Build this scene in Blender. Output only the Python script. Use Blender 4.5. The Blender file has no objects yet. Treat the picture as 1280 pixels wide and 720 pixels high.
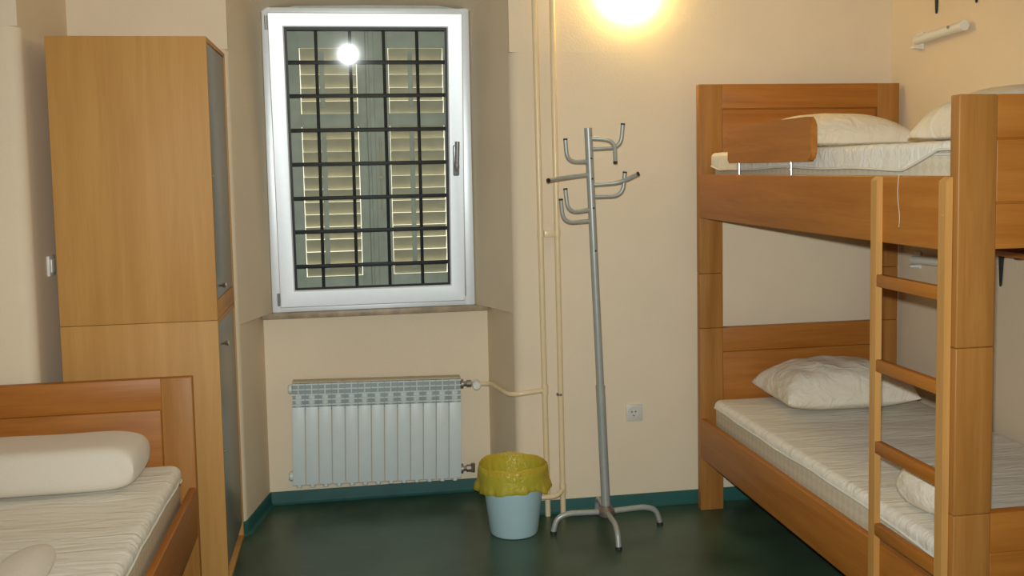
import bpy, bmesh, math, random
from mathutils import Vector, Matrix, noise
random.seed(7)
S = bpy.context.scene
COL = S.collection
PI = math.pi

# ---------------------------------------------------------------- camera
cam_d = bpy.data.cameras.new('camera'); cam = bpy.data.objects.new('camera', cam_d); COL.objects.link(cam)
F_PX, CY_PX, YAW, PITCH, ROLL = 1226.2313, 303.7741, 0.1599, 0.0753, 0.0196
cam_d.sensor_width = 36.0
cam_d.lens = F_PX / 1280 * 36.0
cam_d.shift_y = -(360 - CY_PX) / 1280
cam_d.clip_start = 0.01
fwd = Vector((math.sin(YAW) * math.cos(PITCH), math.cos(YAW) * math.cos(PITCH), -math.sin(PITCH)))
rgt = Vector((math.cos(YAW), -math.sin(YAW), 0)); dwn = fwd.cross(rgt)
r2 = math.cos(ROLL) * rgt + math.sin(ROLL) * dwn
d2 = -math.sin(ROLL) * rgt + math.cos(ROLL) * dwn
m = Matrix((r2, -d2, -fwd)).transposed().to_4x4(); m.translation = (0, 0, 1.65)
cam.matrix_world = m
S.camera = cam

# ---------------------------------------------------------------- world, lamps, exposure
W = bpy.data.worlds.new('world'); S.world = W; W.use_nodes = True
bg = W.node_tree.nodes['Background']; bg.inputs['Color'].default_value = (1.0, 0.93, 0.72, 1); bg.inputs['Strength'].default_value = 1.6
S.view_settings.view_transform = 'Standard'; S.view_settings.look = 'None'
S.view_settings.gamma = 1.0; S.view_settings.use_curve_mapping = False
S.view_settings.exposure = 0.0
FLASH_W = 377.0          # the camera's own flash, just above the lens
fl = bpy.data.lights.new('camera_flash', 'SPOT'); fl.energy = FLASH_W; fl.color = (0.937, 1.0, 0.981); fl.shadow_soft_size = 0.018
fl.spot_size = math.radians(104); fl.spot_blend = 1.0
flo = bpy.data.objects.new('camera_flash', fl); COL.objects.link(flo); flo.location = (0.0, 0.02, 1.72)
flo.rotation_euler = m.to_euler()
LAMP_EMIT = 26.7        # warm wall lamp
LAMP_COL = (1.0, 0.726, 0.245)

# ---------------------------------------------------------------- materials
def nt(name):
    mt = bpy.data.materials.new(name); mt.use_nodes = True
    t = mt.node_tree; b = t.nodes['Principled BSDF']
    return mt, t, b
def plain(name, col, rough=0.5, metal=0.0, spec=0.5, noise_amt=0.0, nscale=8.0, bump=0.0, bscale=60.0, sheen=0.0):
    mt, t, b = nt(name)
    b.inputs['Base Color'].default_value = (*col, 1); b.inputs['Roughness'].default_value = rough
    b.inputs['Metallic'].default_value = metal; b.inputs['Specular IOR Level'].default_value = spec
    if sheen: b.inputs['Sheen Weight'].default_value = sheen
    tc = t.nodes.new('ShaderNodeTexCoord')
    if noise_amt:
        n = t.nodes.new('ShaderNodeTexNoise'); n.inputs['Scale'].default_value = nscale; n.inputs['Detail'].default_value = 6
        t.links.new(tc.outputs['Object'], n.inputs['Vector'])
        r = t.nodes.new('ShaderNodeValToRGB')
        r.color_ramp.elements[0].position = 0.3; r.color_ramp.elements[1].position = 0.7
        r.color_ramp.elements[0].color = (*[c * (1 - noise_amt) for c in col], 1)
        r.color_ramp.elements[1].color = (*[min(1, c * (1 + noise_amt)) for c in col], 1)
        t.links.new(n.outputs['Fac'], r.inputs['Fac']); t.links.new(r.outputs['Color'], b.inputs['Base Color'])
    if bump:
        n2 = t.nodes.new('ShaderNodeTexNoise'); n2.inputs['Scale'].default_value = bscale; n2.inputs['Detail'].default_value = 4
        t.links.new(tc.outputs['Object'], n2.inputs['Vector'])
        bp = t.nodes.new('ShaderNodeBump'); bp.inputs['Strength'].default_value = bump; bp.inputs['Distance'].default_value = 0.01
        t.links.new(n2.outputs['Fac'], bp.inputs['Height']); t.links.new(bp.outputs['Normal'], b.inputs['Normal'])
    return mt
def wood(name, dark, light, axis, rough=0.46):
    mt, t, b = nt(name)
    tc = t.nodes.new('ShaderNodeTexCoord'); mp = t.nodes.new('ShaderNodeMapping')
    sc = [22.0, 22.0, 22.0]; sc[axis] = 1.3
    mp.inputs['Scale'].default_value = sc
    t.links.new(tc.outputs['Object'], mp.inputs['Vector'])
    n = t.nodes.new('ShaderNodeTexNoise'); n.inputs['Scale'].default_value = 1.0; n.inputs['Detail'].default_value = 5; n.inputs['Distortion'].default_value = 0.6
    t.links.new(mp.outputs['Vector'], n.inputs['Vector'])
    mp2 = t.nodes.new('ShaderNodeMapping'); sc2 = [160.0, 160.0, 160.0]; sc2[axis] = 9.0
    mp2.inputs['Scale'].default_value = sc2; t.links.new(tc.outputs['Object'], mp2.inputs['Vector'])
    n2 = t.nodes.new('ShaderNodeTexNoise'); n2.inputs['Scale'].default_value = 1.0; n2.inputs['Detail'].default_value = 2
    t.links.new(mp2.outputs['Vector'], n2.inputs['Vector'])
    ad = t.nodes.new('ShaderNodeMath'); ad.operation = 'MULTIPLY_ADD'; ad.inputs[1].default_value = 0.35
    t.links.new(n2.outputs['Fac'], ad.inputs[0]); t.links.new(n.outputs['Fac'], ad.inputs[2])
    r = t.nodes.new('ShaderNodeValToRGB'); r.color_ramp.elements[0].position = 0.42; r.color_ramp.elements[1].position = 0.95
    r.color_ramp.elements[0].color = (*dark, 1); r.color_ramp.elements[1].color = (*light, 1)
    t.links.new(ad.outputs[0], r.inputs['Fac']); t.links.new(r.outputs['Color'], b.inputs['Base Color'])
    b.inputs['Roughness'].default_value = rough; b.inputs['Specular IOR Level'].default_value = 0.4
    return mt
WD, WL = (0.34, 0.110, 0.012), (0.48, 0.183, 0.030)
BX, BY = [wood('beech_bunk_' + 'xyz'[i], WD, WL, i) for i in range(2)]
BZ = wood('beech_bunk_z', (0.32, 0.125, 0.022), (0.46, 0.205, 0.048), 2)
LADW = wood('beech_ladder', (0.50, 0.24, 0.06), (0.62, 0.33, 0.10), 2)
WARD = wood('beech_wardrobe', (0.485, 0.235, 0.058), (0.575, 0.30, 0.085), 2, 0.58)
WALL = plain('peach_plaster', (0.80, 0.66, 0.48), 0.85, spec=0.2, noise_amt=0.03, nscale=2.2, bump=0.12, bscale=90)
CEIL = plain('white_ceiling', (0.86, 0.80, 0.70), 0.9, spec=0.1, noise_amt=0.02)
FLOOR = plain('green_linoleum', (0.044, 0.082, 0.050), 0.33, spec=0.5, noise_amt=0.30, nscale=3.5, bump=0.05, bscale=25)
BASE = plain('teal_skirting', (0.017, 0.092, 0.082), 0.55, spec=0.3, noise_amt=0.10, nscale=9)
STONE = plain('tan_stone', (0.36, 0.27, 0.17), 0.45, noise_amt=0.25, nscale=18)
ALU = plain('white_aluminium', (0.90, 0.93, 0.96), 0.46, metal=0.38, spec=0.6, noise_amt=0.015, nscale=30)
GASKET = plain('black_gasket', (0.012, 0.012, 0.014), 0.5)
HANDLE = plain('handle_grey', (0.34, 0.33, 0.33), 0.35, metal=0.5)
IRON = plain('black_iron', (0.018, 0.019, 0.024), 0.55, noise_amt=0.3, nscale=30)
SHUT = plain('grey_green_paint', (0.54, 0.56, 0.49), 0.6, noise_amt=0.10, nscale=14)
SLAT = plain('cream_slat_paint', (0.60, 0.55, 0.42), 0.6, noise_amt=0.08, nscale=14)
RAD = plain('radiator_enamel', (0.66, 0.72, 0.70), 0.40, noise_amt=0.02, nscale=20)
RADB = plain('radiator_recess_shade', (0.34, 0.38, 0.37), 0.6, noise_amt=0.06, nscale=20)  # darker copy of the enamel, recess shade put into the colour
RADTOP = plain('radiator_tan_top', (0.50, 0.43, 0.31), 0.8, noise_amt=0.1, nscale=30)  # tan tone for the top face, browner than the enamel
BRASS = plain('aged_valve_metal', (0.30, 0.25, 0.22), 0.4, metal=0.7, noise_amt=0.15, nscale=40)
PLASTIC = plain('white_plastic', (0.78, 0.77, 0.70), 0.35)
SOCK = plain('socket_plastic', (0.66, 0.63, 0.56), 0.4)
PIPE = plain('cream_pipe_enamel', (0.80, 0.63, 0.38), 0.3, noise_amt=0.03, nscale=14)
STEEL = plain('grey_painted_steel', (0.40, 0.41, 0.375), 0.38, metal=0.25, noise_amt=0.06, nscale=25)
RUBBER = plain('dark_rubber', (0.03, 0.02, 0.02), 0.6)
CHROME = plain('chrome', (0.8, 0.8, 0.8), 0.15, metal=1.0)
PAIL = plain('pale_blue_plastic', (0.44, 0.62, 0.66), 0.4, noise_amt=0.02)
GREYD = plain('grey_door_laminate', (0.225, 0.223, 0.20), 0.32, noise_amt=0.03, nscale=4)
LINEN = plain('white_cotton', (0.72, 0.64, 0.53), 0.9, spec=0.1, bump=0.15, bscale=120, sheen=0.15)
def wrinkled(name, col, stretch, strength, dist):
    mt, t, b = nt(name)
    b.inputs['Base Color'].default_value = (*col, 1); b.inputs['Roughness'].default_value = 0.85; b.inputs['Specular IOR Level'].default_value = 0.15
    tc = t.nodes.new('ShaderNodeTexCoord'); mp = t.nodes.new('ShaderNodeMapping'); mp.inputs['Scale'].default_value = stretch
    mp.inputs['Rotation'].default_value = (0, 0, 0.25)
    n = t.nodes.new('ShaderNodeTexNoise'); n.inputs['Scale'].default_value = 1.0; n.inputs['Detail'].default_value = 5; n.inputs['Distortion'].default_value = 1.2
    bp = t.nodes.new('ShaderNodeBump'); bp.inputs['Strength'].default_value = strength; bp.inputs['Distance'].default_value = dist
    t.links.new(tc.outputs['Object'], mp.inputs['Vector']); t.links.new(mp.outputs['Vector'], n.inputs['Vector'])
    t.links.new(n.outputs['Fac'], bp.inputs['Height']); t.links.new(bp.outputs['Normal'], b.inputs['Normal'])
    return mt
COVER = wrinkled('creased_mattress_cover', (0.82, 0.78, 0.69), (4, 22, 14), 0.52, 0.015)
PILLOW = wrinkled('creased_pillowcase', (0.79, 0.71, 0.58), (12, 12, 12), 0.7, 0.02)
def ticking():
    mt, t, b = nt('quilted_mattress_ticking')
    tc = t.nodes.new('ShaderNodeTexCoord'); mp = t.nodes.new('ShaderNodeMapping'); mp.inputs['Scale'].default_value = (9, 9, 9)
    mp.inputs['Rotation'].default_value = (PI / 4, 0, 0)
    ch = t.nodes.new('ShaderNodeTexChecker'); ch.inputs['Scale'].default_value = 4.0
    ch.inputs['Color1'].default_value = (0.66, 0.56, 0.40, 1); ch.inputs['Color2'].default_value = (0.71, 0.62, 0.46, 1)
    t.links.new(tc.outputs['Object'], mp.inputs['Vector']); t.links.new(mp.outputs['Vector'], ch.inputs['Vector'])
    t.links.new(ch.outputs['Color'], b.inputs['Base Color']); b.inputs['Roughness'].default_value = 0.8
    return mt
TICK = ticking()
PIPING = plain('ivory_piping', (0.74, 0.70, 0.60), 0.8)
def glass():
    mt = bpy.data.materials.new('window_glass'); mt.use_nodes = True; t = mt.node_tree; t.nodes.clear()
    o = t.nodes.new('ShaderNodeOutputMaterial'); mx = t.nodes.new('ShaderNodeMixShader'); tr = t.nodes.new('ShaderNodeBsdfTransparent')
    gl = t.nodes.new('ShaderNodeBsdfGlossy'); fr = t.nodes.new('ShaderNodeFresnel'); fr.inputs['IOR'].default_value = 1.5
    gl.inputs['Roughness'].default_value = 0.035; tr.inputs['Color'].default_value = (0.97, 0.985, 0.965, 1)
    t.links.new(fr.outputs[0], mx.inputs[0]); t.links.new(tr.outputs[0], mx.inputs[1]); t.links.new(gl.outputs[0], mx.inputs[2])
    t.links.new(mx.outputs[0], o.inputs[0]); return mt
GLASS = glass()
def bagmat():
    mt = bpy.data.materials.new('yellow_film'); mt.use_nodes = True; t = mt.node_tree; b = t.nodes['Principled BSDF']
    o = t.nodes['Material Output']
    b.inputs['Base Color'].default_value = (0.90, 0.78, 0.14, 1); b.inputs['Roughness'].default_value = 0.2
    tc = t.nodes.new('ShaderNodeTexCoord'); n = t.nodes.new('ShaderNodeTexNoise'); n.inputs['Scale'].default_value = 38; n.inputs['Detail'].default_value = 3; n.inputs['Distortion'].default_value = 1.5
    bp = t.nodes.new('ShaderNodeBump'); bp.inputs['Strength'].default_value = 0.55; bp.inputs['Distance'].default_value = 0.012
    t.links.new(tc.outputs['Object'], n.inputs['Vector']); t.links.new(n.outputs['Fac'], bp.inputs['Height']); t.links.new(bp.outputs['Normal'], b.inputs['Normal'])
    tl = t.nodes.new('ShaderNodeBsdfTranslucent'); tl.inputs['Color'].default_value = (0.80, 0.66, 0.12, 1)
    tr = t.nodes.new('ShaderNodeBsdfTransparent'); tr.inputs['Color'].default_value = (0.98, 0.90, 0.42, 1)
    m1 = t.nodes.new('ShaderNodeMixShader'); m1.inputs[0].default_value = 0.3
    m2 = t.nodes.new('ShaderNodeMixShader'); m2.inputs[0].default_value = 0.60
    t.links.new(b.outputs[0], m1.inputs[1]); t.links.new(tl.outputs[0], m1.inputs[2])
    t.links.new(m1.outputs[0], m2.inputs[1]); t.links.new(tr.outputs[0], m2.inputs[2]); t.links.new(m2.outputs[0], o.inputs[0])
    return mt
FILM = bagmat()
def emat():
    mt, t, b = nt('lit_opal_glass')
    b.inputs['Base Color'].default_value = (0.9, 0.85, 0.75, 1)
    b.inputs['Emission Color'].default_value = (*LAMP_COL, 1); b.inputs['Emission Strength'].default_value = LAMP_EMIT
    return mt
OPAL = emat()

# ---------------------------------------------------------------- helpers
ROOT_LOC = {}
def link(o): COL.objects.link(o); return o
def tag(o, label, cat, group=None):
    o['label'] = label; o['category'] = cat
    if group: o['group'] = group
    return o
def thing(name, loc, label, cat, group=None):
    o = link(bpy.data.objects.new(name, None)); o.location = loc; o.empty_display_size = 0.05
    return tag(o, label, cat, group)
def root_of(o):
    while o.parent: o = o.parent
    return o
def obj(name, bm, mat, parent=None, loc=None, smooth=35, mods=()):
    """bm is in world coordinates; links ONE mesh object"""
    off = Vector(root_of(parent).location) if parent else Vector(loc or (0, 0, 0))
    bmesh.ops.translate(bm, verts=bm.verts, vec=-off)
    bmesh.ops.recalc_face_normals(bm, faces=bm.faces)
    me = bpy.data.meshes.new(name); bm.to_mesh(me); bm.free()
    for p in me.polygons: p.use_smooth = True
    me.set_sharp_from_angle(angle=math.radians(smooth))
    me.materials.append(mat)
    o = link(bpy.data.objects.new(name, me))
    if parent: o.parent = parent
    else: o.location = off
    for k, kw in mods:
        md = o.modifiers.new(k.title(), k)
        for a, v in kw.items(): setattr(md, a, v)
    return o
def struct(name, bm, mat, **kw):
    o = obj(name, bm, mat, **kw)
    if not o.parent: o['kind'] = 'structure'
    return o
def B(): return bmesh.new()
def box(bm, x0, x1, y0, y1, z0, z1, bev=0.003, seg=2, rot=None):
    t = B(); bmesh.ops.create_cube(t, size=1.0)
    bmesh.ops.scale(t, verts=t.verts, vec=(abs(x1 - x0), abs(y1 - y0), abs(z1 - z0)))
    if bev: bmesh.ops.bevel(t, geom=t.edges[:], offset=bev, segments=seg, affect='EDGES', profile=0.5)
    if rot: bmesh.ops.rotate(t, verts=t.verts, cent=(0, 0, 0), matrix=rot)
    bmesh.ops.translate(t, verts=t.verts, vec=((x0 + x1) / 2, (y0 + y1) / 2, (z0 + z1) / 2))
    merge(bm, t); return bm
def merge(bm, t):
    me = bpy.data.meshes.new('tmp'); t.to_mesh(me); t.free(); bm.from_mesh(me); bpy.data.meshes.remove(me)
def prism(bm, pts, z0, z1):
    lo = [bm.verts.new((x, y, z0)) for x, y in pts]; hi = [bm.verts.new((x, y, z1)) for x, y in pts]
    n = len(pts)
    for i in range(n): bm.faces.new((lo[i], lo[(i + 1) % n], hi[(i + 1) % n], hi[i]))
    bm.faces.new(lo[::-1]); bm.faces.new(hi)
def prism_y(bm, pts, y0, y1):
    lo = [bm.verts.new((x, y0, z)) for x, z in pts]; hi = [bm.verts.new((x, y1, z)) for x, z in pts]
    n = len(pts)
    for i in range(n): bm.faces.new((lo[i], lo[(i + 1) % n], hi[(i + 1) % n], hi[i]))
    bm.faces.new(lo[::-1]); bm.faces.new(hi)
def smooth_path(pts, rad, seg=6):
    """round the inner corners of a polyline"""
    P = [Vector(p) for p in pts]; out = [P[0]]
    for i in range(1, len(P) - 1):
        a, b, c = P[i - 1], P[i], P[i + 1]
        r = min(rad, (a - b).length * 0.49, (c - b).length * 0.49)
        p0 = b + (a - b).normalized() * r; p1 = b + (c - b).normalized() * r
        for k in range(seg + 1):
            t = k / seg; out.append((1 - t) ** 2 * p0 + 2 * t * (1 - t) * b + t * t * p1)
    out.append(P[-1]); return out
def tube(bm, pts, r, n=14, caps=True):
    P = [Vector(p) for p in pts]; rings = []
    rr = r if isinstance(r, (list, tuple)) else [r] * len(P)
    up = None
    for i, p in enumerate(P):
        if i == 0: d = P[1] - P[0]
        elif i == len(P) - 1: d = P[-1] - P[-2]
        else: d = (P[i + 1] - P[i]).normalized() + (P[i] - P[i - 1]).normalized()
        d.normalize()
        if up is None: up = Vector((0, 0, 1)) if abs(d.z) < 0.9 else Vector((1, 0, 0))
        a = d.cross(up)
        if a.length < 1e-4: a = d.orthogonal()
        a.normalize(); b = a.cross(d); up = b
        rings.append([bm.verts.new(p + rr[i] * (math.cos(2 * PI * k / n) * a + math.sin(2 * PI * k / n) * b)) for k in range(n)])
    for i in range(len(rings) - 1):
        for k in range(n): bm.faces.new((rings[i][k], rings[i][(k + 1) % n], rings[i + 1][(k + 1) % n], rings[i + 1][k]))
    if caps: bm.faces.new(rings[0][::-1]); bm.faces.new(rings[-1])
    return bm
def lathe(bm, prof, cx, cy, n=48, wob=None, close=False):
    rings = []
    for j, (r, z) in enumerate(prof):
        ring = []
        for k in range(n):
            a = 2 * PI * k / n; dr, dz = wob(j, a) if wob else (0, 0)
            ring.append(bm.verts.new((cx + (r + dr) * math.cos(a), cy + (r + dr) * math.sin(a), z + dz)))
        rings.append(ring)
    for i in range(len(rings) - 1):
        for k in range(n): bm.faces.new((rings[i][k], rings[i][(k + 1) % n], rings[i + 1][(k + 1) % n], rings[i + 1][k]))
    bm.faces.new(rings[0][::-1])
    if close: bm.faces.new(rings[-1])
    return bm
def copy_tree(o, dloc=None, parent=None):
    c = o.copy(); COL.objects.link(c)
    if parent: c.parent = parent
    if dloc is not None: c.location = Vector(o.location) + Vector(dloc)
    for ch in list(o.children):
        copy_tree(ch, None, c)
    return c

# ================================================================ ROOM
YB, YN = 4.511, 4.927
XR, XL = 2.633, -1.85
YFRONT, ZC = -1.6, 3.0
b = B(); box(b, XL - .3, XR + .3, YFRONT - .2, 5.3, -.12, 0, 0); struct('floor', b, FLOOR)
b = B(); box(b, XL - .3, XR + .3, YFRONT - .2, 5.3, ZC, ZC + .12, 0); struct('ceiling', b, CEIL)
b = B(); box(b, XR, XR + .2, YFRONT - .2, YB, 0, ZC, 0); struct('wall_right', b, WALL)
b = B(); box(b, XL - .2, XR + .2, YFRONT - .2, YFRONT, 0, ZC, 0); struct('wall_front', b, WALL)
# left wall with the deep pier whose corner is rounded below and sharp above
def arc(cx, cy, r, a0, a1, n=8):
    return [(cx + r * math.cos(math.radians(a0 + (a1 - a0) * k / n)), cy + r * math.sin(math.radians(a0 + (a1 - a0) * k / n))) for k in range(n + 1)]
b = B(); box(b, XL - .2, XL, YFRONT, 3.862, 0, ZC, 0)
PX, PY, r = -1.186, 3.862, 0.05
prism(b, [(XL - .2, PY)] + arc(PX - r, PY + r, r, -90, 0) + [(PX, YB + .05), (XL - .2, YB + .05)], 0, 2.205)
prism(b, [(XL - .2, PY), (PX, PY), (PX, YB + .05), (XL - .2, YB + .05)], 2.205, ZC)
struct('wall_left', b, WALL, smooth=25)
# window wall: piers, apron, lintel
b = B()
YO = 5.30
r = 0.055
def rightpier(inner, z0, z1, rounded):
    xe = 0.731
    # front corner at (xe, YB), reveal runs back to inner
    if rounded: c = arc(xe + r, YB + r, r, 180, 270)
    else: c = [(xe, YB + r), (xe + .001, YB)]
    prism(b, list(inner) + c + [(XR + .2, YB), (XR + .2, YO), (inner[0][0], YO)], z0, z1)
rightpier([(0.66, YN)], 0, .97, True)
rightpier([(0.598, 4.90)], .97, 2.187, True)
rightpier([(0.598, 4.90)], 2.187, ZC, False)
def leftpier(inner, z0, z1, rounded):
    xe = -0.522
    c = arc(xe - r, YB + r, r, 270, 360) if rounded else [(xe - .001, YB), (xe, YB + r)]
    prism(b, [(PX - .05, YB)] + c + list(inner) + [(inner[-1][0], YO), (PX - .05, YO)], z0, z1)
leftpier([(-0.453, YN)], 0, .97, True)
leftpier([(-0.407, 4.90)], .97, 2.2, True)
leftpier([(-0.407, 4.90)], 2.2, ZC, False)
box(b, -.47, .67, YN, YO, 0, .94, 0)                                    # apron under the sill
# shallow arched soffit above the window
sof = [(-.56, 2.36), (-.40, 2.425), (-.36, 2.452), (-.25, 2.470), (.10, 2.476), (.45, 2.476), (.545, 2.462), (.60, 2.432), (.75, 2.36), (.75, ZC), (-.56, ZC)]
sof2 = [(x, z + (.14 if z < 2.9 else 0)) for x, z in sof]
lo = [b.verts.new((x, YO - .02, z)) for x, z in sof]; mid = [b.verts.new((x, 4.90, z)) for x, z in sof]; hi = [b.verts.new((x, YB + .012, z)) for x, z in sof2]
for i in range(len(sof)):
    j = (i + 1) % len(sof)
    b.faces.new((lo[i], lo[j], mid[j], mid[i])); b.faces.new((mid[i], mid[j], hi[j], hi[i]))
b.faces.new(lo[::-1]); b.faces.new(hi)
struct('wall_back', b, WALL, smooth=30)
# outer skin around the shutters
b = B(); box(b, -.41, -.345, 5.0, YO, .94, 2.5, 0); box(b, .56, .60, 5.0, YO, .94, 2.5, 0); box(b, -.41, .60, 5.0, YO, .94, 1.005, 0); box(b, -.41, .60, 5.0, YO, 2.42, 2.5, 0)
struct('trim_2', b, SHUT)
# skirting
HB, T = 0.0645, 0.008
def skirt(name, pts):
    bb = B(); P = [Vector((x, y, 0)) for x, y in pts]
    nrm = []
    for i in range(len(P)):
        n = Vector((0, 0, 0))
        if i: d = (P[i] - P[i - 1]).normalized(); n += Vector((d.y, -d.x, 0))
        if i < len(P) - 1: d = (P[i + 1] - P[i]).normalized(); n += Vector((d.y, -d.x, 0))
        nrm.append(n.normalized())
    prof = [(0.0, HB), (T * .7, HB), (T, HB - .004), (T, .018), (T * 1.6, .007), (T * 2.8, 0.001), (0.0, 0.001)]
    rows = [[bb.verts.new(P[i] + nrm[i] * o + Vector((0, 0, z))) for o, z in prof] for i in range(len(P))]
    for i in range(len(P) - 1):
        for k in range(len(prof)): 
            k2 = (k + 1) % len(prof); bb.faces.new((rows[i][k], rows[i][k2], rows[i + 1][k2], rows[i + 1][k]))
    bb.faces.new(rows[0]); bb.faces.new(rows[-1][::-1])
    return struct(name, bb, BASE)
skirt('baseboard_back', [(-0.453 + .003, YN)] + [(0.66, YN)])
skirt('baseboard_nicheleft', [(-.60, YB)] + arc(-.522 - r, YB + r, r, 270, 360) + [(-.453, YN)])
skirt('baseboard_nicheright', [(0.66, YN)] + arc(.731 + r, YB + r, r, 180, 270) + [(XR, YB)])
skirt('baseboard_right', [(XR, YB), (XR, 0.0)])
skirt('baseboard_left', [(XL, 0.0), (XL, 3.862)] )
# sill
b = B(); box(b, -.455, .658, 4.872, 4.96, .940, .970, .003)
struct('trim_1', b, STONE)

# ================================================================ WINDOW
FX0, FX1, FZ0, FZ1 = -.405, .594, .983, 2.446
win = link(bpy.data.objects.new('window_1', None)); win.location = (0.09, 4.93, .97); win['kind'] = 'structure'
win['label'] = 'white framed window tilted inward above the radiator'
b = B(); w = .045
box(b, FX0, FX0 + w, 4.892, 4.962, .97, FZ1, .004); box(b, FX1 - w, FX1, 4.892, 4.962, .97, FZ1, .004)
box(b, FX0 + .002, FX1 - .002, 4.894, 4.960, .97, .97 + w, .004); box(b, FX0 + .002, FX1 - .002, 4.894, 4.960, FZ1 - w, FZ1, .004)
obj('fixed_frame', b, ALU, win)
# tilted sash: local frame (x, d, h) hinged along the bottom
TILT = math.radians(6.26)
HZ, HY = 0.996, 4.885
def sash_pt(v):
    x, d, h = v     # d = depth behind sash face, h = height up the sash
    return Vector((x, HY - .025 + d * math.cos(TILT) - h * math.sin(TILT), HZ + h * math.cos(TILT) + d * math.sin(TILT)))
def sash_map(bm):
    for v in bm.verts: v.co = sash_pt(v.co)
    return bm
SX0, SX1, SH = -.364, .542, 1.405
GX0, GX1, GH0, GH1 = -.291, .468, .083, 1.338
b = B()
def mitre(bm, o, i, d0, d1, di):
    """picture frame with mitred corners; o, i = (x0,x1,h0,h1) outer, inner; front face slopes to inner depth di"""
    def ring(q, d): return [bm.verts.new((q[0], d, q[2])), bm.verts.new((q[1], d, q[2])), bm.verts.new((q[1], d, q[3])), bm.verts.new((q[0], d, q[3]))]
    e = .004
    o2 = (o[0] + e, o[1] - e, o[2] + e, o[3] - e)
    rs = [ring(o, d1), ring(o, d0 + e), ring(o2, d0), ring((o[0] + .014, o[1] - .014, o[2] + .014, o[3] - .014), d0), ring((i[0] - .006, i[1] + .006, i[2] - .006, i[3] + .006), d0 + .55 * (di - d0)), ring(i, di), ring(i, d1)]
    for a, c in zip(rs, rs[1:] + rs[:1]):
        for k in range(4): bm.faces.new((a[k], a[(k + 1) % 4], c[(k + 1) % 4], c[k]))
mitre(b, (SX0, SX1, 0, SH), (GX0, GX1, GH0, GH1), 0, .055, .014)
sash = obj('sash', sash_map(b), ALU, win, smooth=20)
b = B(); mitre(b, (GX0 - .002, GX1 + .002, GH0 - .002, GH1 + .002), (GX0 + .007, GX1 - .007, GH0 + .007, GH1 - .007), .0135, .03, .0155)
obj('gasket', sash_map(b), GASKET, sash)
b = B(); box(b, GX0, GX1, .017, .021, GH0, GH1, 0); obj('pane', sash_map(b), GLASS, sash)
b = B(); box(b, .488, .518, -.009, .004, .63, .78, .006, 3); box(b, .493, .513, -.035, -.005, .675, .70, .005, 2)
tube(b, smooth_path([(.503, -.035, .655), (.503, -.040, .69), (.506, -.040, .80)], .02), [.008] + [.0125] * 3 + [.0115] * 5 + [.008], 12)
hd = obj('handle', sash_map(b), HANDLE, sash); hd['label'] = 'grey lever handle'
for hh in (.035, 1.35):
    b = B(); tube(b, [(SX0 - .006, -.004, hh - .022), (SX0 - .006, -.004, hh - .002)], .007, 12); tube(b, [(SX0 - .006, -.004, hh), (SX0 - .006, -.004, hh + .04)], .007, 12)
    obj('hinge', sash_map(b), HANDLE, sash)

# ---- iron grille outside the pane
g = thing('window_grille', (0.09, 5.06, 1.0), 'black iron bar grille outside the window pane', 'grille')
for x in (-.330, -.158, .010, .178, .346, .516):
    b = B(); tube(b, [(x - .002, 5.06, 1.0), (x, 5.06, 1.7), (x, 5.06, 2.43)], .0085, 10); obj('upright_bar', b, IRON, g)
for i, z in enumerate((1.179, 1.354, 1.522, 1.693, 1.863, 2.034, 2.20, 2.365)):
    b = B(); dz = .004 * math.sin(i * 2.3)
    t = B(); box(t, -.36, .575, 5.040, 5.050, z - .0095, z + .0095, .002)
    merge(b, t); obj('cross_bar', b, IRON, g)

# ---- louvred shutters
def shutter(x0, x1, label, bolt):
    s = thing('shutter', ((x0 + x1) / 2, 5.22, 1.0), label, 'shutter', None)
    y0, y1 = 5.20, 5.235
    st = .092; z0, z1 = 1.008, 2.415
    pz = [(1.105, 1.888), (1.953, 2.292)]
    xa, xb = (x0 + st, x1 - st * .72) if not bolt else (x0 + st * .98, x1 - st * .72)
    if not bolt: xa, xb = -.250, .042
    else: xa, xb = .203, .491
    b = B()
    box(b, x0, xa, y0, y1, z0, z1, .003); box(b, xb, x1, y0, y1, z0, z1, .003)
    for za, zb in ((z0, pz[0][0]), (pz[0][1], pz[1][0]), (pz[1][1], z1)): box(b, xa - .001, xb + .001, y0 + .001, y1 - .001, za, zb, .002)
    if not bolt: box(b, x1 - .016, x1 + .014, y1 + .0005, y1 + .008, z0, z1, .001)  # unseen backing lip, added to block light between the leaves
    obj('frame', b, SHUT, s)
    for za, zb in pz:
        n = round((zb - za) / .0655); p = (zb - za) / n
        b = B()
        for k in range(n):
            zc = za + (k + .5) * p
            rot = Matrix.Rotation(math.radians(-62), 3, 'X')   # outer edge low
            box(b, xa + .0035, xb - .0035, -.5 * .070 + 5.232, .5 * .070 + 5.232, zc - .004, zc + .004, .0015, 1, rot)
        obj('louvre_slats', b, SLAT, s)
        b = B(); xm = .316 if bolt else -.137
        box(b, xm - .012, xm + .012, 5.189, 5.199, za + .03, zb - .02, .002); obj('tilt_rod', b, SHUT, s)
    return s
sl = shutter(-.345, .086, 'left leaf of the grey-green louvred shutters outside the window', False)
sr = shutter(.088, .558, 'right leaf of the grey-green louvred shutters, with the latch bolt', True)
b = B(); box(b, .102, .128, 5.178, 5.2, 1.01, 2.41, .004); obj('cover_strip', b, SHUT, sr)
b = B(); tube(b, [(.150, 5.188, 1.45), (.150, 5.188, 1.83)], .006, 10); box(b, .118, .165, 5.182, 5.1995, 1.61, 1.63, .002); box(b, .135, .165, 5.186, 5.1995, 1.70, 1.76, .002)
lb = obj('latch_bolt', b, SLAT, sr); lb['label'] = 'worn metal latch bolt'

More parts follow.
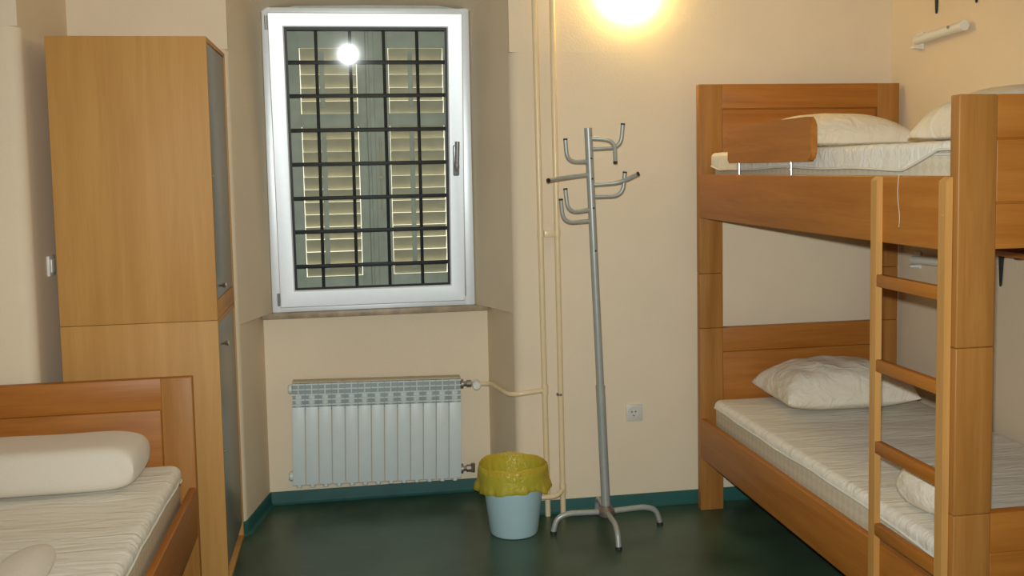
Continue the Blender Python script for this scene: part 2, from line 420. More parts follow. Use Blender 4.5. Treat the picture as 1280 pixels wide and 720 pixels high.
# ================================================================ RADIATOR
RX0, RX1 = -.335, .497
rad = thing('radiator', ((RX0 + RX1) / 2, 4.85, .105), 'white ribbed aluminium radiator on the wall under the window', 'radiator')
ZB, ZT, ZG = .105, .619, .502
NE = 13; ew = (RX1 - RX0) / NE
def element(i):
    x0 = RX0 + i * ew; x1 = x0 + ew; xm = (x0 + x1) / 2; b = B(); e = .0012
    box(b, x0 + e, x1 - e, 4.820, 4.829, ZB + .008, ZG, .003)                        # flat front plate
    box(b, xm - .0025, xm + .0025, 4.829, 4.90, ZB + .01, ZT - .004, .001, 1)
    box(b, x0 + .008, x1 - .008, 4.872, 4.880, ZB + .02, ZT - .004, .002, 1)         # rear plate
    box(b, xm - .015, xm + .015, 4.84, 4.895, ZB - .004, ZB + .03, .01)               # lower header
    box(b, xm - .017, xm + .017, 4.836, 4.89, ZG - .01, ZG + .06, .012, 3)            # upper header
    for k in range(5):                                                                # top grille bars
        z = ZG + .010 + k * .0245; y = 4.820 + .004 * k
        box(b, x0 + e, x1 - e, y, y + .012, z - .0035, z + .0035, .001, 1)
    box(b, xm - .003, xm + .003, 4.821, 4.845, ZG, ZT - .002, .001, 1)
    tube(b, [(xm, 4.835, ZB - .004), (xm, 4.835, ZB + .012)], .013, 12)
    return b
for i in range(NE): obj('element', element(i), RAD, rad)
b = B(); box(b, RX0 + .002, RX1 - .002, 4.842, 4.905, ZT - .004, ZT + .004, .002); tp = obj('top_grid', b, RADTOP, rad); tp['label'] = 'tan top'
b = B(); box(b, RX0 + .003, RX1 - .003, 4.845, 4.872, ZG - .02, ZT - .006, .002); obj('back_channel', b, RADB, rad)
for z in (.585, .150):
    b = B(); tube(b, [(RX0, 4.86, z), (RX0 - .012, 4.86, z), (RX0 - .02, 4.86, z)], [.024, .024, .016], 16); obj('end_plug', b, RAD, rad)
def valve(z, white):
    b = B()
    tube(b, [(RX1, 4.86, z), (RX1 + .012, 4.86, z)], .024, 16); tube(b, [(RX1 + .012, 4.86, z), (RX1 + .03, 4.86, z)], .013, 6); tube(b, [(RX1 + .030, 4.86, z), (RX1 + .052, 4.86, z)], .019, 8)
    v = obj('valve', b, BRASS, rad); v['label'] = 'tarnished metal valve'
    b = B()
    if white:
        tube(b, [(RX1 + .075, 4.86, z), (RX1 + .075, 4.815, z - .003), (RX1 + .075, 4.810, z - .003)], [.023, .021, .017], 20)
        k = obj('valve_knob', b, PLASTIC, v); k['label'] = 'ivory valve knob'
    else:
        tube(b, [(RX1 + .062, 4.86, z), (RX1 + .062, 4.86, z + .024)], .011, 8); tube(b, [(RX1 + .062, 4.86, z - .02), (RX1 + .062, 4.86, z)], .011, 8)
        obj('valve_body', b, BRASS, v)
valve(.585, True); valve(.150, False)
for x in (-.2, .37):
    b = B(); box(b, x - .008, x + .008, 4.895, 4.927, .50, .54, .002); obj('wall_bracket', b, RAD, rad)
rad.rotation_euler.y = math.radians(1.35)

# ================================================================ HEATING PIPES
RP = .0135
p1 = thing('heating_pipe', (.871, 4.482, 0), 'left of the two cream heating pipes, with the branch to the top radiator valve', 'pipe', 'heating pipes on the wall')
b = B(); tube(b, [(.871, 4.482, 0), (.862, 4.482, .9), (.856, 4.482, 1.6), (.846, 4.482, 2.6), (.842, 4.482, ZC)], RP); obj('riser', b, PIPE, p1)
b = B(); tube(b, smooth_path([(.868, 4.482, .607), (.70, 4.475, .592), (.66, 4.83, .573), (.611, 4.858, .571)], .07), .0115); obj('branch', b, PIPE, p1)
b = B(); tube(b, [(.866, 4.482, .585), (.866, 4.482, .63)], RP + .003, 16); obj('tee_joint', b, PIPE, p1)
p2 = thing('heating_pipe', (.945, 4.482, 0), 'right of the two cream heating pipes, with the branch near the floor', 'pipe', 'heating pipes on the wall')
b = B(); tube(b, [(.945, 4.482, 0), (.940, 4.482, .9), (.935, 4.482, 1.6), (.929, 4.482, 2.6), (.926, 4.482, ZC)], RP); obj('riser', b, PIPE, p2)
b = B(); tube(b, smooth_path([(.942, 4.470, .125), (.905, 4.430, .108), (.80, 4.430, .108), (.64, 4.70, .125), (.600, 4.856, .138)], .05), .0115); obj('branch', b, PIPE, p2)
b = B(); tube(b, [(.945, 4.482, .105), (.945, 4.482, .15)], RP + .003, 16); obj('tee_joint', b, PIPE, p2)
b = B(); tube(b, [(.937, 4.482, .578), (.937, 4.482, .588)], RP + .002, 16); obj('weld_joint', b, BRASS, p2)
b = B()
for x in (.8586, .9368): tube(b, [(x, 4.482, 1.332), (x, 4.482, 1.360)], RP + .003, 18, False)
box(b, .874, .921, 4.466, 4.473, 1.331, 1.361, .002); box(b, .890, .906, 4.470, 4.511, 1.338, 1.354, .002); tube(b, [(.898, 4.468, 1.346), (.898, 4.462, 1.346)], .006, 10)
tag(obj('pipe_clip', b, PIPE, None, (.898, 4.50, 1.33)), 'cream double clip joining the two heating pipes', 'clip')

# ================================================================ WASTE BIN AND LINER
bx, by = .680, 4.315
b = B()
prof = [(.098, .0), (.106, .003), (.110, .012), (.145, .288), (.151, .290), (.151, .300), (.147, .300), (.140, .282), (.105, .018), (.0, .016)]
lathe(b, prof[:-1] + [(.002, .016)], bx, by, 56, close=True)
tag(obj('waste_bin', b, PAIL, None, (bx, by, 0), 40), 'pale blue round plastic waste bin on the floor beside the heating pipes', 'bin')
b = B(); rnd = random.Random(3)
ph = [rnd.uniform(0, 6.28) for _ in range(8)]
lp = [(.100, .06), (.122, .16), (.132, .235), (.136, .275), (.142, .310), (.148, .324), (.155, .320), (.159, .302), (.160, .282), (.161, .262), (.166, .240), (.172, .220)]
def wob(j, a):
    k = [.3, .8, 1, .8, .9, .9, .6, .6, .7, .9, 1.4, 2.0][j]
    dr = .0030 * k * (math.sin(5 * a + ph[0] + j * .3) + .8 * math.sin(11 * a + ph[1] - j * .5) + .6 * math.sin(19 * a + ph[2] + j * .7) + .5 * math.sin(31 * a + ph[5]))
    if 4 <= j <= 9: dr = abs(dr) * .6 
    elif j < 4: dr = -abs(dr)
    else: dr = dr * .9 + .002
    dz = (.004 * math.sin(2 * a + ph[3]) + .0025 * math.sin(7 * a + ph[4])) if j >= 4 else 0
    if j >= 10: dz += .006 * math.sin(3 * a + ph[6]) + .004 * math.sin(9 * a + ph[7])
    return dr, dz
lathe(b, lp, bx, by, 120, wob)
tag(obj('bin_liner', b, FILM, None, (bx, by, .06), 60, mods=(('SOLIDIFY', dict(thickness=.0012)),)), 'yellow translucent bin bag folded over the rim of the pale blue bin', 'bin bag')

# ================================================================ COAT STAND
st = thing('coat_stand', (1.10, 4.25, 0), 'grey tubular metal coat stand with curved hooks and four feet', 'coat stand')
def ax(z): return 1.0995 - .0348 * z
AY = 4.25
b = B(); tube(b, [(ax(.09), AY, .09), (ax(.66), AY, .66)], .0205, 20); tube(b, [(ax(.655), AY, .655), (ax(.668), AY, .668)], .0215, 20); tube(b, [(ax(.668), AY, .668), (ax(1.824), AY, 1.824)], .0175, 20)
pole = obj('pole', b, STEEL, st)
for z in (1.69, 1.60, 1.47, 1.28):
    b = B(); tube(b, [(ax(z) + .004, AY - .0165, z), (ax(z) + .004, AY - .0195, z)], .0045, 10); obj('screw', b, RUBBER, pole)
b = B(); lathe(b, [(.030, .062), (.038, .068), (.040, .08), (.038, .094), (.028, .104), (.021, .115)], ax(.08), AY, 28, close=True); obj('hub', b, BRASS, st)['label'] = 'dark metal hub collar'
R2 = .0125
for tx, ty in ((-.249, -.005), (.256, .006), (-.010, -.245), (.010, .215)):
    c = Vector((ax(.08), AY, .084)); d = Vector((tx, ty, 0)); L = d.length; d.normalize()
    pts = [c + d * .03, c + d * (L * .72) + Vector((0, 0, .006)), c + d * (L * .93) + Vector((0, 0, -.012)), c + d * L + Vector((0, 0, -.072))]
    b = B(); tube(b, smooth_path(pts, .06, 6), R2, 14); lg = obj('leg', b, STEEL, st)
    b = B(); e = c + d * L; tube(b, [(e.x - d.x * .002, e.y - d.y * .002, .0135), (e.x, e.y, .0)], R2 + .002, 14); obj('foot_cap', b, RUBBER, lg)
HK = [
    [(-.047, 0, 1.676), (-.145, -.02, 1.676), (-.152, -.02, 1.773)],
    [(-.040, 0, 1.732), (.100, -.015, 1.737), (.109, -.02, 1.836)],
    [(-.038, .0, 1.780), (.068, -.03, 1.770), (.062, -.06, 1.672)],
    [(-.047, 0, 1.619), (-.17, -.03, 1.606), (-.243, -.09, 1.598)],
    [(-.030, 0, 1.573), (.095, -.02, 1.580), (.160, -.07, 1.617)],
    [(-.031, 0, 1.520), (.108, -.01, 1.522), (.117, -.015, 1.623)],
    [(-.031, 0, 1.463), (-.145, -.02, 1.452), (-.155, -.02, 1.555)],
    [(-.032, 0, 1.413), (-.165, -.01, 1.408), (-.175, -.015, 1.509)]]
for pts in HK:
    P = [(x + 1.08, AY + y, z) for x, y, z in pts]; P[0] = (ax(P[0][2]), AY, P[0][2])
    b = B(); sp = smooth_path(P, .055, 8); tube(b, sp, .0092, 12); hk = obj('hook', b, STEEL, st)
    e = Vector(sp[-1]); dd = (e - Vector(sp[-2])).normalized()
    b = B(); tube(b, [e - dd * .001, e + dd * .006], .0098, 12); obj('end_cap', b, RUBBER, hk)

# ================================================================ SOCKET, SWITCH, WALL LAMP
so = thing('wall_socket', (1.308, YB, .467), 'white square power socket low on the back wall beside the coat stand', 'socket')
b = B(); box(b, 1.267, 1.349, YB - .010, YB, .426, .508, .004); obj('cover_plate', b, SOCK, so)
b = B(); lathe(b, [(.027, -.011), (.027, -.014), (.022, -.014), (.020, -.004), (.002, -.004)], 0, 0, 32, close=True)
bmesh.ops.rotate(b, verts=b.verts, cent=(0, 0, 0), matrix=Matrix.Rotation(-PI / 2, 3, 'X'))
for v in b.verts: v.co = Vector((1.302 + v.co.x, YB + (-.011 - abs(v.co.y) * .4 if True else 0), .472 + v.co.z))
obj('insert', b, SOCK, so)
b = B()
for dx, dz in ((-.009, .002), (.009, .002), (.0, -.017)): tube(b, [(1.302 + dx, YB - .0135, .472 + dz), (1.302 + dx, YB - .0175, .472 + dz)], .0032, 10)
obj('contact_holes', b, RUBBER, so)
sw = thing('light_switch', (-1.186, 4.09, 1.306), 'small white light switch on the shaded wall left of the wardrobe', 'switch')
b = B(); box(b, -1.186, -1.175, 4.05, 4.13, 1.266, 1.346, .003); obj('plate', b, PLASTIC, sw)
b = B(); box(b, -1.177, -1.170, 4.065, 4.115, 1.28, 1.332, .002); obj('rocker', b, PLASTIC, sw)
LX, LZ = 1.30, 2.485
la = thing('wall_lamp', (LX, YB, LZ), 'round opal wall lamp glowing at the top of the back wall', 'lamp')
b = B(); lathe(b, [(.10, 0), (.10, .014), (.095, .018)], 0, 0, 40, close=True)
def towall(bm):
    bmesh.ops.rotate(bm, verts=bm.verts, cent=(0, 0, 0), matrix=Matrix.Rotation(PI / 2, 3, 'X'))
    bmesh.ops.translate(bm, verts=bm.verts, vec=(LX, YB, LZ)); return bm
obj('base_plate', towall(b), PLASTIC, la)
b = B(); lathe(b, [(.150 * math.cos(t * PI / 22), .018 + .085 * math.sin(t * PI / 22)) for t in range(0, 11)] + [(.002, .103)], 0, 0, 40, close=True)
obj('lamp_shade', towall(b), OPAL, la)

# ================================================================ WARDROBE
wd = thing('wardrobe', (-.83, 4.2, 0), 'tall beech wardrobe with grey doors standing in the left corner', 'wardrobe')
WX0, WX1, WY0, WY1, WT, WJ = -1.118, -.536, 3.940, 4.503, 2.180, 1.083
def carcass(z0, z1, dz0, dz1, name, top):
    b = B(); t = .018
    box(b, WX0, WX1, WY0, WY0 + t, z0, z1, .001); box(b, WX0, WX1, WY1 - t, WY1, z0, z1, .001)
    box(b, WX0 + .001, WX1 - .0005, WY0 + t, WY1 - t, z1 - t, z1 - .0003, .001); box(b, WX0 + .001, WX1 - .0005, WY0 + t, WY1 - t, z0 + .0003, z0 + t, .001)
    box(b, WX0, WX0 + .006, WY0 + t, WY1 - t, z0 + t, z1 - t, 0)
    c = obj(name, b, WARD, wd)
    b = B(); box(b, WX1 - .022, WX1 - .004, WY0 + t + .002, WY1 - t - .002, dz0, dz1, .0015)
    d = obj('door', b, GREYD, c); d['label'] = 'grey door'
    return c, d
cu, du = carcass(WJ, WT, 1.158, WT - .021, 'upper_cabinet', True)
b = B(); box(b, WX1 - .024, WX1 - .002, WY0 + .019, WY1 - .019, 1.066 + .018, 1.155, .0015); obj('door_rail', b, WARD, cu)
cl, dl = carcass(0.0, WJ - .0018, .075, 1.062, 'lower_cabinet', False)
b = B(); box(b, WX1 - .06, WX1 - .03, WY0 + .019, WY1 - .019, .018, .072, .001); obj('plinth', b, WARD, cl)
for d, z in ((du, 1.212), (dl, .980)):
    b = B(); y = 4.005; tube(b, [(WX1 - .004, y, z), (WX1 + .012, y, z), (WX1 + .018, y, z), (WX1 + .027, y, z), (WX1 + .030, y, z)], [.0055, .0050, .009, .011, .009], 16); obj('knob', b, CHROME, d)
for d, z in ((du, 1.645), (dl, .553)):
    b = B(); tube(b, [(WX1 - .005, 3.972, z), (WX1 + .003, 3.972, z)], .007, 12); obj('lock', b, BRASS, d)

# ================================================================ BED FRAMES
def end_frame(parent, name, x0, x1, y0, y1, z0, z1, sw_, rails, panels, front=-1, leg_bottom=None):
    """stiles, rails (za, zb) and recessed panels (za, zb) as sub-parts of one head- or footboard"""
    yc = (y0 + y1) / 2
    b = B(); box(b, x0, x0 + sw_, y0, y1, z0, z1, .004, 3); fr = obj(name, b, BZ, parent)
    b = B(); box(b, x1 - sw_, x1, y0, y1, z0, z1, .004, 3); obj('stile', b, BZ, fr)
    for za, zb in rails:
        b = B(); box(b, x0 + sw_ - .001, x1 - sw_ + .001, y0 + .0008, y1 - .0008, za, zb, .0025, 2); obj('rail', b, BX, fr)
    for za, zb in panels:
        b = B(); box(b, x0 + sw_ + .003, x1 - sw_ - .003, y0 + .009, y1 - .009, za + .003, zb - .003, .006, 3)
        box(b, x0 + sw_ - .006, x1 - sw_ + .006, yc - .004, yc + .004, za - .006, zb + .006, 0); obj('panel', b, BX, fr)
    return fr
X0, X1 = 1.600, 2.608
bk = thing('bunk_bed', (2.1, 3.4, 0), 'beech wood bunk bed with ladder along the right wall', 'bunk bed')
fy0, fy1, ny0, ny1 = 4.390, 4.432, 2.403, 2.443
PWF = .114
end_frame(bk, 'upper_headboard', X0, X1, fy0, fy1, 1.141, 2.025, PWF, [(1.912, 2.025), (1.41, 1.50)], [(1.50, 1.912)])
end_frame(bk, 'lower_headboard', X0, X1, fy0, fy1, 0, .880, PWF, [(.766, .880), (.27, .36)], [(.36, .766)])
end_frame(bk, 'upper_footboard', X0, X1, ny0, ny1, 1.141, 1.825, PWF, [(1.709, 1.825), (1.408, 1.53)], [(1.53, 1.709)])
end_frame(bk, 'lower_footboard', X0, X1, ny0, ny1, 0, .674, PWF, [(.561, .674), (.25, .34)], [(.34, .561)])
for (y0, y1, za, zb) in ((fy0, fy1, .881, 1.140), (ny0, ny1, .675, 1.140)):
    for xa in (X0, X1 - PWF):
        b = B(); box(b, xa, xa + PWF, y0, y1, za, zb, .004, 3); obj('post_spacer', b, BZ, bk)
for za, zb, nm in ((1.4026, 1.6075, 'upper_side_rail'), (.259, .450, 'lower_side_rail')):
    for xa, xb in ((X0, X0 + .027), (X1 - .027, X1)):
        b = B(); box(b, xa, xb, ny1, fy0, za, zb, .005, 3); obj(nm, b, BY, bk)
for z in (1.455, .300):
    b = B(); box(b, X0 + .027, X1 - .027, ny1 + .005, fy0 - .005, z, z + .018, .001)
    for k in range(2): box(b, X0 + .027, X1 - .027, ny1 + .4 + k * 1.0, ny1 + .47 + k * 1.0, z - .04, z, .002)
    obj('bed_base', b, BX, bk)
# ladder
b = B(); LY = ((2.780, 2.818), (2.425, 2.463)); LXo, LXi = 1.580, 1.600
ld = None
for ya, yb in LY:
    b = B()
    prism_y(b, [(LXo, 0), (LXi, 0), (LXi, 1.606), (LXi - .004, 1.606), (LXo, 1.594)], ya, yb)
    bmesh.ops.bevel(b, geom=b.edges[:], offset=.002, segments=2, affect='EDGES')
    o = obj('ladder' if ld is None else 'stile', b, LADW, ld or bk)
    if ld is None: ld = o
for zt in (1.305, 1.041, .783, .522):
    b = B(); box(b, LXo, LXi + .004, LY[1][1] - .002, LY[0][0] + .002, zt - .038, zt, .003); obj('rung', b, BY, ld)
for ya, yb in LY:
    for z in (1.50, .33):
        b = B(); tube(b, [(LXo + .001, (ya + yb) / 2, z), (LXo - .0015, (ya + yb) / 2, z)], .004, 10); obj('screw_cap', b, LADW, ld)
# guard board on two pins
b = B(); pts = []
gy0, gy1, gz0, gz1, gr = 3.265, 4.045, 1.656, 1.815, .03
for cy_, cz_, a0 in ((gy1 - .012, gz1 - .012, 0), (gy0 + gr, gz1 - gr, 90), (gy0 + gr, gz0 + gr, 180), (gy1 - .012, gz0 + .012, 270)):
    rr = gr if cy_ < 3.6 else .012
    for k in range(7):
        a = math.radians(a0 + 15 * k); pts.append((cy_ + rr * math.cos(a), cz_ + rr * math.sin(a)))
lo = [b.verts.new((1.602, y, z)) for y, z in pts]; hi = [b.verts.new((1.626, y, z)) for y, z in pts]
for i in range(len(pts)): b.faces.new((lo[i], lo[(i + 1) % len(pts)], hi[(i + 1) % len(pts)], hi[i]))
f1 = b.faces.new(lo); f2 = b.faces.new(hi[::-1])
bmesh.ops.bevel(b, geom=list(f1.edges) + list(f2.edges), offset=.005, segments=2, affect='EDGES')
gd = obj('guard_board', b, BY, bk)
for y in (3.945, 3.450):
    b = B(); tube(b, [(1.614, y, 1.600), (1.614, y, 1.66)], .006, 12); obj('pin', b, CHROME, gd)

# left bed
lb_ = thing('single_bed', (-1.12, 2.8, 0), 'single beech wood bed in front of the wardrobe', 'bed')
LX0, LX1 = -1.632, -.622
hy0, hy1 = 3.805, 3.845
end_frame(lb_, 'headboard', LX0, LX1, hy0, hy1, 0, .890, .114, [(.772, .890), (.25, .34)], [(.34, .772)])
end_frame(lb_, 'footboard', LX0, LX1, 1.815, 1.855, 0, .66, .114, [(.55, .66), (.25, .34)], [(.34, .55)])
for xa, xb in ((LX1 - .027, LX1), (LX0, LX0 + .027)):
    b = B(); box(b, xa, xb, 1.855, hy0, .275, .466, .005, 3); obj('side_rail', b, BY, lb_)
b = B(); box(b, LX0 + .027, LX1 - .027, 1.86, hy0 - .005, .318, .336, .001); obj('bed_base', b, BX, lb_)

# ================================================================ BEDDING
def rbox_soft(bm, x0, x1, y0, y1, z0, z1, r, nx, ny, amp, seed):
    """soft slab: rounded box with gentle unevenness"""
    cx, cy = (x0 + x1) / 2, (y0 + y1) / 2
    t = B(); box(t, x0, x1, y0, y1, z0, z1, r, 5)
    merge(bm, t)
def mattress(x0, x1, y0, y1, z0, z1, label):
    mt = thing('mattress', ((x0 + x1) / 2, (y0 + y1) / 2, z0), label, 'mattress')
    b = B(); box(b, x0, x1, y0, y1, z0, z1, .03, 5)
    obj('core', b, TICK, mt, smooth=60)
    for z in (z1 - .022, z0 + .022):
        b = B(); q = .004; rr = .03
        P = []
        for cx, cy, a0 in ((x1 - rr, y1 - rr, 0), (x0 + rr, y1 - rr, 90), (x0 + rr, y0 + rr, 180), (x1 - rr, y0 + rr, 270)):
            for k in range(6): a = math.radians(a0 + 18 * k); P.append(Vector((cx + rr * math.cos(a), cy + rr * math.sin(a), z)))
        P.append(P[0]); tube(b, P, .0045, 8, False); obj('piping', b, PIPING, mt)
    return mt
def cover(mt, x0, x1, y0, y1, ztop, hem, label, thick, amp, seed, rr=.03, corner=.045):
    """fitted cover: side skirt with free hem, rounded shoulder, top drawn in rings to the middle"""
    o = .004 + thick
    cx, cy = (x0 + x1) / 2, (y0 + y1) / 2; A, Bh = (x1 - x0) / 2 + o, (y1 - y0) / 2 + o
    zt = ztop + thick + .002
    # perimeter samples of the outer rounded rectangle, with outward normals
    per = []
    def line(p, q, nrm, n):
        for k in range(n): t = k / n; per.append((p[0] + (q[0] - p[0]) * t, p[1] + (q[1] - p[1]) * t, *nrm))
    def corner_(c, a0, n=8):
        for k in range(n): a = math.radians(a0 + 90 * k / n); per.append((c[0] + corner * math.cos(a), c[1] + corner * math.sin(a), math.cos(a), math.sin(a)))
    a_, b_ = A - corner, Bh - corner
    line((A, -b_), (A, b_), (1, 0), 110); corner_((a_, b_), 0); line((a_, Bh), (-a_, Bh), (0, 1), 44); corner_((-a_, b_), 90)
    line((-A, b_), (-A, -b_), (-1, 0), 110); corner_((-a_, -b_), 180); line((-a_, -Bh), (a_, -Bh), (0, -1), 44); corner_((a_, -b_), 270)
    b = B(); rings = []
    def disp(x, y, z): 
        return amp * (noise.noise(Vector((x * 3 + seed, y * 6, z * 4))) + .5 * noise.noise(Vector((x * 6 + seed, y * 17, z * 9 + 5))))
    def ring(inset, zf, top=0.0):
        R = []
        for (px, py, nx, ny) in per:
            if inset <= corner: x, y = px - nx * inset, py - ny * inset
            else:
                e = inset
                x = max(-(A - e), min(A - e, px)); y = max(-(Bh - e), min(Bh - e, py))
            z = zf(cx + px, cy + py); d = disp(cx + x, cy + y, z)
            if top: z += d * top
            x += nx * d * (1 - top) * .8; y += ny * d * (1 - top) * .8
            R.append(b.verts.new((cx + x, cy + y, z)))
        rings.append(R)
    hl = []
    for k in range(5):
        t = k / 5
        ring(0, lambda x, y, t=t: hem(x, y) + (zt - rr - hem(x, y)) * t)
    for k in range(7):
        a = PI / 2 * k / 6
        ring(rr * (1 - math.cos(a)), lambda x, y, a=a: max(hem(x, y) + .002, zt - rr + rr * math.sin(a)), .5 * k / 6)
    for k in range(1, 17):
        ring(rr + (A - rr) * k / 16, lambda x, y: zt, 1.0 if k < 16 else 1.0)
    n = len(per)
    for i in range(len(rings) - 1):
        for k in range(n): b.faces.new((rings[i][k], rings[i][(k + 1) % n], rings[i + 1][(k + 1) % n], rings[i + 1][k]))
    edge = [v.co.copy() for v in rings[0]]
    bmesh.ops.remove_doubles(b, verts=b.verts[:], dist=.0004)
    c = obj('cover', b, COVER, mt, smooth=80, mods=(('SOLIDIFY', dict(thickness=thick, offset=-1)),)); c['label'] = label
    b = B(); tube(b, edge + [edge[0]], .0042, 8, False); obj('hem_piping', b, PIPING, c, smooth=80)
    return c
def pillow(name, c, lx, ly, h, label, cat, rotz=0, tilt=(0, 0), pu=3.0, ex=.5, amp=.006, seed=0, flat=.35, pin=.07, mat=None, rd=0.0):
    b = B(); NU, NV = 56, 40
    M = Matrix.Rotation(rotz, 3, 'Z') @ Matrix.Rotation(tilt[0], 3, 'X') @ Matrix.Rotation(tilt[1], 3, 'Y')
    cc = Vector(c)
    def cs(t): return math.copysign(1 - (1 - abs(t)) ** 1.7, t)
    grid = {}
    for s in (1, -1):
        for i in range(NU + 1):
            for j in range(NV + 1):
                edge = i in (0, NU) or j in (0, NV)
                if s < 0 and edge: grid[s, i, j] = grid[1, i, j]; continue
                u, v = cs(2 * i / NU - 1), cs(2 * j / NV - 1)
                th = (max(0, 1 - abs(u) ** pu) * max(0, 1 - abs(v) ** pu)) ** ex
                x = lx / 2 * u * (1 - pin * (1 - v * v) * abs(u)); y = ly / 2 * v * (1 - pin * (1 - u * u) * abs(v))
                x *= 1 - rd * (1 - math.sqrt(1 - v * v / 2)); y *= 1 - rd * (1 - math.sqrt(1 - u * u / 2))
                z = h * (flat + (1 - flat) * th) if s > 0 else h * (flat - flat * th)
                w1 = noise.noise(Vector((x * 9 + seed, y * 9, z * 9 + s))); w2 = noise.noise(Vector((x * 22 + seed, y * 14, z * 22)))
                edgew = 1 - min(1, th * 1.2)
                if s > 0 or True:
                    z += amp * (w1 + .6 * w2 * (.4 + edgew)) * (1 if s > 0 else .2)
                    x += amp * .8 * w2 * edgew; y += amp * .8 * w1 * edgew
                if s < 0: z = max(z, .001)
                grid[s, i, j] = b.verts.new(cc + M @ Vector((x, y, z)))
    for s in (1, -1):
        for i in range(NU):
            for j in range(NV):
                q = [grid[s, i, j], grid[s, i + 1, j], grid[s, i + 1, j + 1], grid[s, i, j + 1]]
                b.faces.new(q if s > 0 else q[::-1])
    return tag(obj(name, b, mat or PILLOW, None, c, 180, mods=(('SUBSURF', dict(levels=1, render_levels=1)),)), label, cat)

# upper bunk
mx0, mx1, my0, my1 = X0 + .056, X1 - .052, ny1 + .034, fy0 - .030
mu = mattress(mx0, mx1, my0, my1, 1.474, 1.690, 'cream quilted mattress with a thick white cover on the upper bunk')
def hem_u(x, y):
    z = 1.630 + .005 * math.sin(y * 4.0) + .003 * math.sin(y * 11)
    if y < 2.74: z += (2.74 - y) * .30
    if y > 4.24: z += (y - 4.24) * .20
    return min(z, 1.681)
cover(mu, mx0, mx1, my0, my1, 1.690, hem_u, 'thick white cover with a wavy hem', .014, .005, 1.0, rr=.022)
pillow('pillow', (2.105, 4.125, 1.712), .69, .44, .156, 'white pillow on the upper bunk behind the guard board', 'pillow', rotz=-.04, seed=2, pu=2.6, pin=.05, flat=.16)
pillow('pillow', (2.265, 3.00, 1.710), .64, .46, .187, 'white pillow on the upper bunk by the footboard', 'pillow', rotz=.05, seed=9, pu=2.8, ex=.45, pin=.02, amp=.008, flat=.12)
# lower bunk
ml = mattress(mx0, mx1, my0, my1, .319, .540, 'cream quilted mattress with a creased white cover on the lower bunk')
def hem_l(x, y): return .508 + .003 * math.sin(y * 6.3) + .002 * math.sin(y * 15 + 1) - (.03 * max(0, (2.75 - y) / .3))
cover(ml, mx0, mx1, my0, my1, .540, hem_l, 'creased white cover', .004, .004, 4.0)
pillow('pillow', (2.145, 4.140, .550), .61, .44, .205, 'white pillow on the lower bunk against the headboard', 'pillow', rotz=-.06, seed=15, pu=3.0, ex=.45, amp=.012, flat=.3)
pillow('rolled_blanket', (1.805, 2.79, .550), .20, .29, .115, 'rolled white blanket on the lower bunk behind the ladder', 'blanket', rotz=.10, seed=21, pu=4, ex=.5, flat=.45, pin=0, rd=.8)
# left bed
lx0, lx1, ly0, ly1 = LX0 + .05, LX1 - .052, 1.89, hy0 - .022
ms = mattress(lx0, lx1, ly0, ly1, .337, .560, 'cream quilted mattress with a creased white cover on the single bed')
def hem_s(x, y): return .522 + .003 * math.sin(y * 6 + 2) + .002 * math.sin(y * 17) - (.0 if y < 3.7 else .012)
cover(ms, lx0, lx1, ly0, ly1, .560, hem_s, 'creased white cover', .004, .004, 8.0)
pillow('bolster', (-1.122, 3.60, .570), .73, .30, .158, 'smooth white bolster pillow on the single bed against the headboard', 'pillow', rotz=.0, seed=31, pu=9, ex=.42, flat=.48, pin=0, amp=.002, mat=LINEN, rd=.12)
pillow('rolled_blanket', (-.91, 2.58, .570), .145, .60, .090, 'rolled white blanket on the single bed in the bottom left corner', 'blanket', rotz=-.10, seed=41, pu=2.6, ex=.5, flat=.4, pin=0, rd=1.0, amp=.003, mat=LINEN)

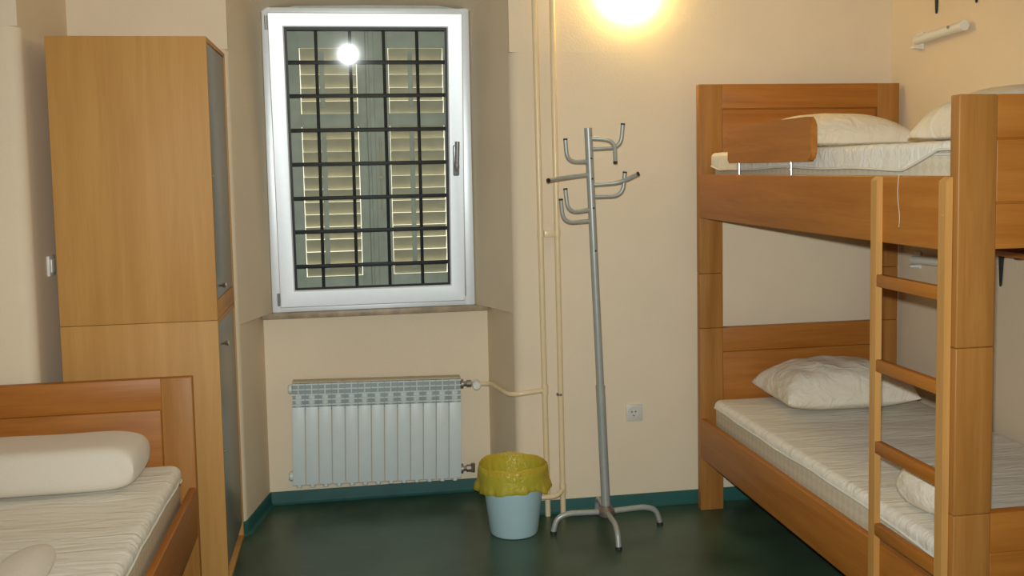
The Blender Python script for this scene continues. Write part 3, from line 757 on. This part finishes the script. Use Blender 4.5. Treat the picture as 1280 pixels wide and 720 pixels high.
# ================================================================ RIGHT WALL FITTINGS
def shelf(dloc, label):
    pass
sh = thing('wall_shelf', (XR, 3.98, 2.31), 'wall shelf with black tapered brackets above the upper bunk', 'shelf', 'shelves above the bunks')
b = B(); box(b, XR - .17, XR - .001, 3.0, 4.22, 2.462, 2.484, .002); obj('board', b, BY, sh)
def bracket(y):
    b = B()
    pts = [(-.017, 2.455), (.017, 2.455), (.005, 2.320), (0, 2.312), (-.005, 2.320)]
    lo = [b.verts.new((XR - .002, y + u, z)) for u, z in pts]; hi = [b.verts.new((XR - .009, y + u * .8, z)) for u, z in pts]
    for i in range(len(pts)): b.faces.new((lo[i], lo[(i + 1) % 5], hi[(i + 1) % 5], hi[i]))
    b.faces.new(lo); b.faces.new(hi[::-1])
    box(b, XR - .15, XR - .002, y - .012, y + .012, 2.455, 2.462, .001)
    return b
for y in (4.128, 3.84, 3.2): obj('bracket', bracket(y), IRON, sh)
sh2 = copy_tree(sh, (0, -.478, -1.185)); sh2['label'] = 'wall shelf with black tapered brackets seen below the upper footboard'
rl = thing('reading_lamp', (XR, 4.1, 2.2), 'white tube reading lamp on the wall above the upper bunk', 'lamp', 'reading lamps on the right wall')
b = B(); box(b, XR - .012, XR - .001, 4.225, 4.275, 2.165, 2.245, .003); box(b, XR - .05, XR - .010, 4.235, 4.265, 2.170, 2.182, .002); obj('wall_plate', b, PLASTIC, rl)
b = B(); tube(b, [(XR - .035, 4.235, 2.206), (XR - .035, 3.93, 2.221)], .021, 18); tb = obj('tube_housing', b, PLASTIC, rl)
b = B(); tube(b, [(XR - .035, 3.932, 2.221), (XR - .035, 3.875, 2.224)], .0225, 18); obj('end_cap', b, PLASTIC, tb)
b = B(); tube(b, [(XR - .054, 3.96, 2.227), (XR - .060, 3.96, 2.228)], .007, 12); obj('switch_button', b, HANDLE, tb)
rl2 = copy_tree(rl, (0, 0, -1.02)); rl2['label'] = 'white tube reading lamp on the wall between the two bunks'
# loose thread hanging over the upper rail
b = B(); P = []
for k in range(24):
    t = k / 23; P.append((1.5985 - .0015 * math.sin(t * 5), 2.692 + .006 * math.sin(t * 6) * t, 1.610 - .155 * t))
tube(b, [(1.612, 2.692, 1.6095)] + P, .0008, 6)
tag(obj('thread', b, LINEN, None, (1.6, 2.692, 1.60)), 'loose white thread hanging over the upper side rail', 'thread')
